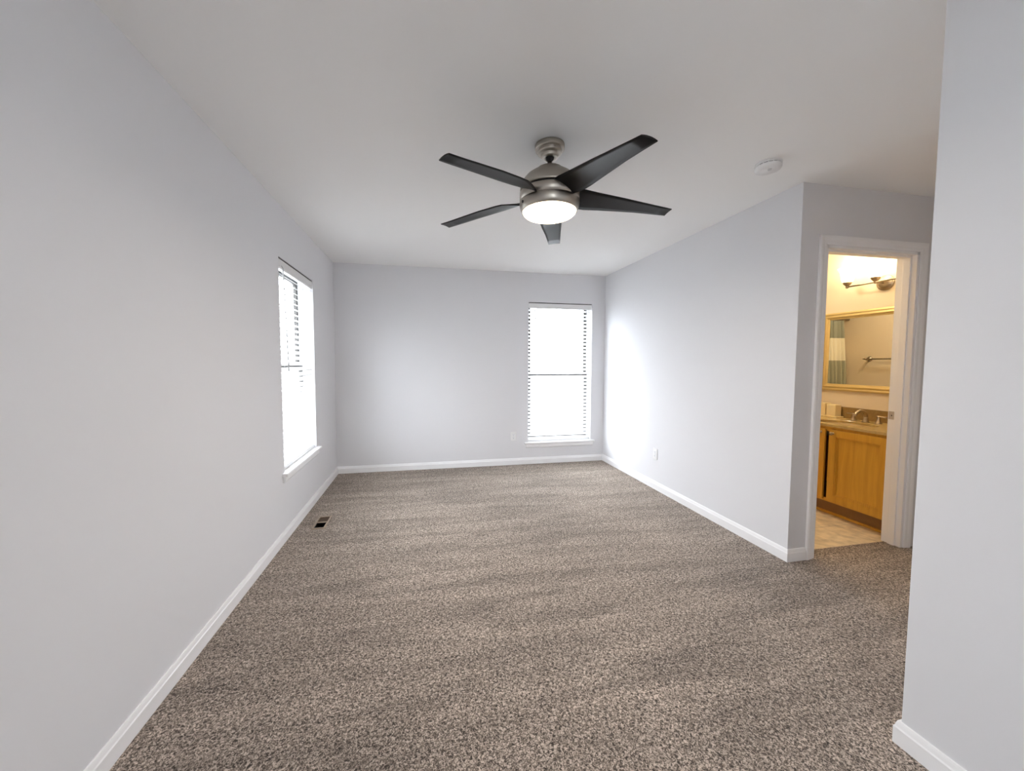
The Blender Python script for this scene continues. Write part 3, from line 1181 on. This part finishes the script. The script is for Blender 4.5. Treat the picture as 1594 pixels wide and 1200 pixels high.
def vanity_light():
    yc, zb = 2.650, 2.008
    xb = 4.832
    t = tag(empty('vanity_light', (XB, yc, zb)), 'lit three-shade wall light with nickel bar above the gold mirror', 'wall light')
    mb = MB()
    mb.lathe([(0, -0.001), (0.066, -0.001), (0.066, -0.010), (0.060, -0.014), (0.054, -0.016), (0.050, -0.022), (0.036, -0.030), (0.015, -0.034), (0, -0.034)], (XB, yc, zb), axis='x', seg=48)
    mb.build('backplate', M['fixture'], t)
    mb = MB()
    mb.tube([(XB - 0.030, yc, zb), (xb, yc, zb)], 0.009, 14)
    mb.tube([(xb, yc - 0.237, zb), (xb, yc + 0.237, zb)], 0.0075, 14)
    mb.build('arm_bar', M['fixture'], t)
    for k in (-1, 0, 1):
        y = yc + k * 0.225
        mb = MB()
        mb.lathe([(0, -0.014), (0.008, -0.012), (0.011, -0.004), (0.010, 0.004), (0.014, 0.010), (0.026, 0.022), (0.034, 0.036), (0.0355, 0.042), (0.031, 0.042), (0, 0.036)], (xb, y, zb), seg=32)
        cup = mb.build('lamp_cup', M['fixture'], t)
        mb = MB()
        mb.lathe([(0.030, 0.040), (0.040, 0.052), (0.047, 0.075), (0.050, 0.105), (0.056, 0.135), (0.070, 0.165), (0.074, 0.170),
                  (0.070, 0.169), (0.053, 0.135), (0.047, 0.105), (0.044, 0.076), (0.036, 0.052), (0.026, 0.042)], (xb, y, zb), seg=48)
        sh = mb.build('glass_shade', M['shade'], t)
        sh['label'] = 'lit white bell-shaped glass shade'
        ld = bpy.data.lights.new('vanity_bulb', 'POINT')
        ld.shadow_soft_size = 0.03
        ld.energy = VANITY_WATTS
        ld.color = (1.0, 0.80, 0.53)
        lo = bpy.data.objects.new('vanity_bulb', ld)
        COL.objects.link(lo)
        lo.location = (xb, y, zb + 0.205)
        lo.parent = t
        lo.matrix_parent_inverse = world_of(t).inverted()


vanity_light()
# unseen fill light added under the bathroom ceiling to brighten cabinet and tiles
bl_ = bpy.data.lights.new('bathroom_fill_light', 'AREA')
bl_.shape = 'DISK'
bl_.size = 0.30
bl_.energy = 7.0
bl_.color = (1.0, 0.83, 0.58)
blo = bpy.data.objects.new('bathroom_fill_light', bl_)
COL.objects.link(blo)
blo.location = (4.05, 3.05, H - 0.01)


def towel_bar():
    xw = W + T
    z, ya, yb, xo = 1.362, 3.765, 3.165, xw + 0.065
    t = tag(empty('towel_bar', (xw, (ya + yb) / 2, z)), 'brushed metal towel bar reflected in the bathroom mirror', 'towel bar')
    mb = MB()
    mb.tube([(xo, ya + 0.030, z), (xo, yb - 0.030, z)], 0.008, 14)
    mb.build('rail', M['fixture'], t)
    for y in (ya, yb):
        mb = MB()
        mb.lathe([(0, 0.0005), (0.030, 0.0005), (0.030, 0.006), (0.022, 0.012), (0.012, 0.020), (0.010, 0.045), (0.014, 0.055), (0.016, 0.065), (0.013, 0.076), (0, 0.080)], (xw, y, z), axis='x', seg=28)
        mb.build('post', M['fixture'], t)


towel_bar()


def shower():
    xw = W + T
    yr, zr = 4.03, 1.872
    rod = MB()
    rod.tube([(xw + 0.0005, yr, zr), (XB - 0.0005, yr, zr)], 0.0125, 16)
    t = rod.build('shower_rod', M['fixture'], loc=(xw, yr, zr))
    tag(t, 'metal shower curtain rod reflected in the bathroom mirror', 'curtain rod')
    rows = []
    xa, xb = xw + 0.075, 4.30
    n = 150
    zs = [zr - 0.016, 1.80, 1.70, 1.60, 1.45, 1.30, 1.1, 0.8, 0.5, 0.2, 0.12]
    for zz in zs:
        low = (zr - zz) / zr
        row = []
        for i in range(n + 1):
            s = i / n
            flare = -0.065 * min(1, low * 2.6) * (1 - s) ** 2
            x = xa + (xb - xa) * s + flare
            amp = 0.020 + 0.022 * min(1, low * 2)
            ph = 2 * PI * s * 13
            y = yr + amp * math.sin(ph + 0.9 * math.sin(3 * s + 2.0 * low)) + 0.008 * math.sin(2.3 * ph + 4 * low)
            row.append((x, y, zz))
        rows.append(row)
    mb = MB()
    mb.strip(rows)
    c = mb.build('shower_curtain', M['curtain'], solid=0.002)
    tag(c, 'grey and cream banded shower curtain reflected in the bathroom mirror', 'shower curtain')


shower()
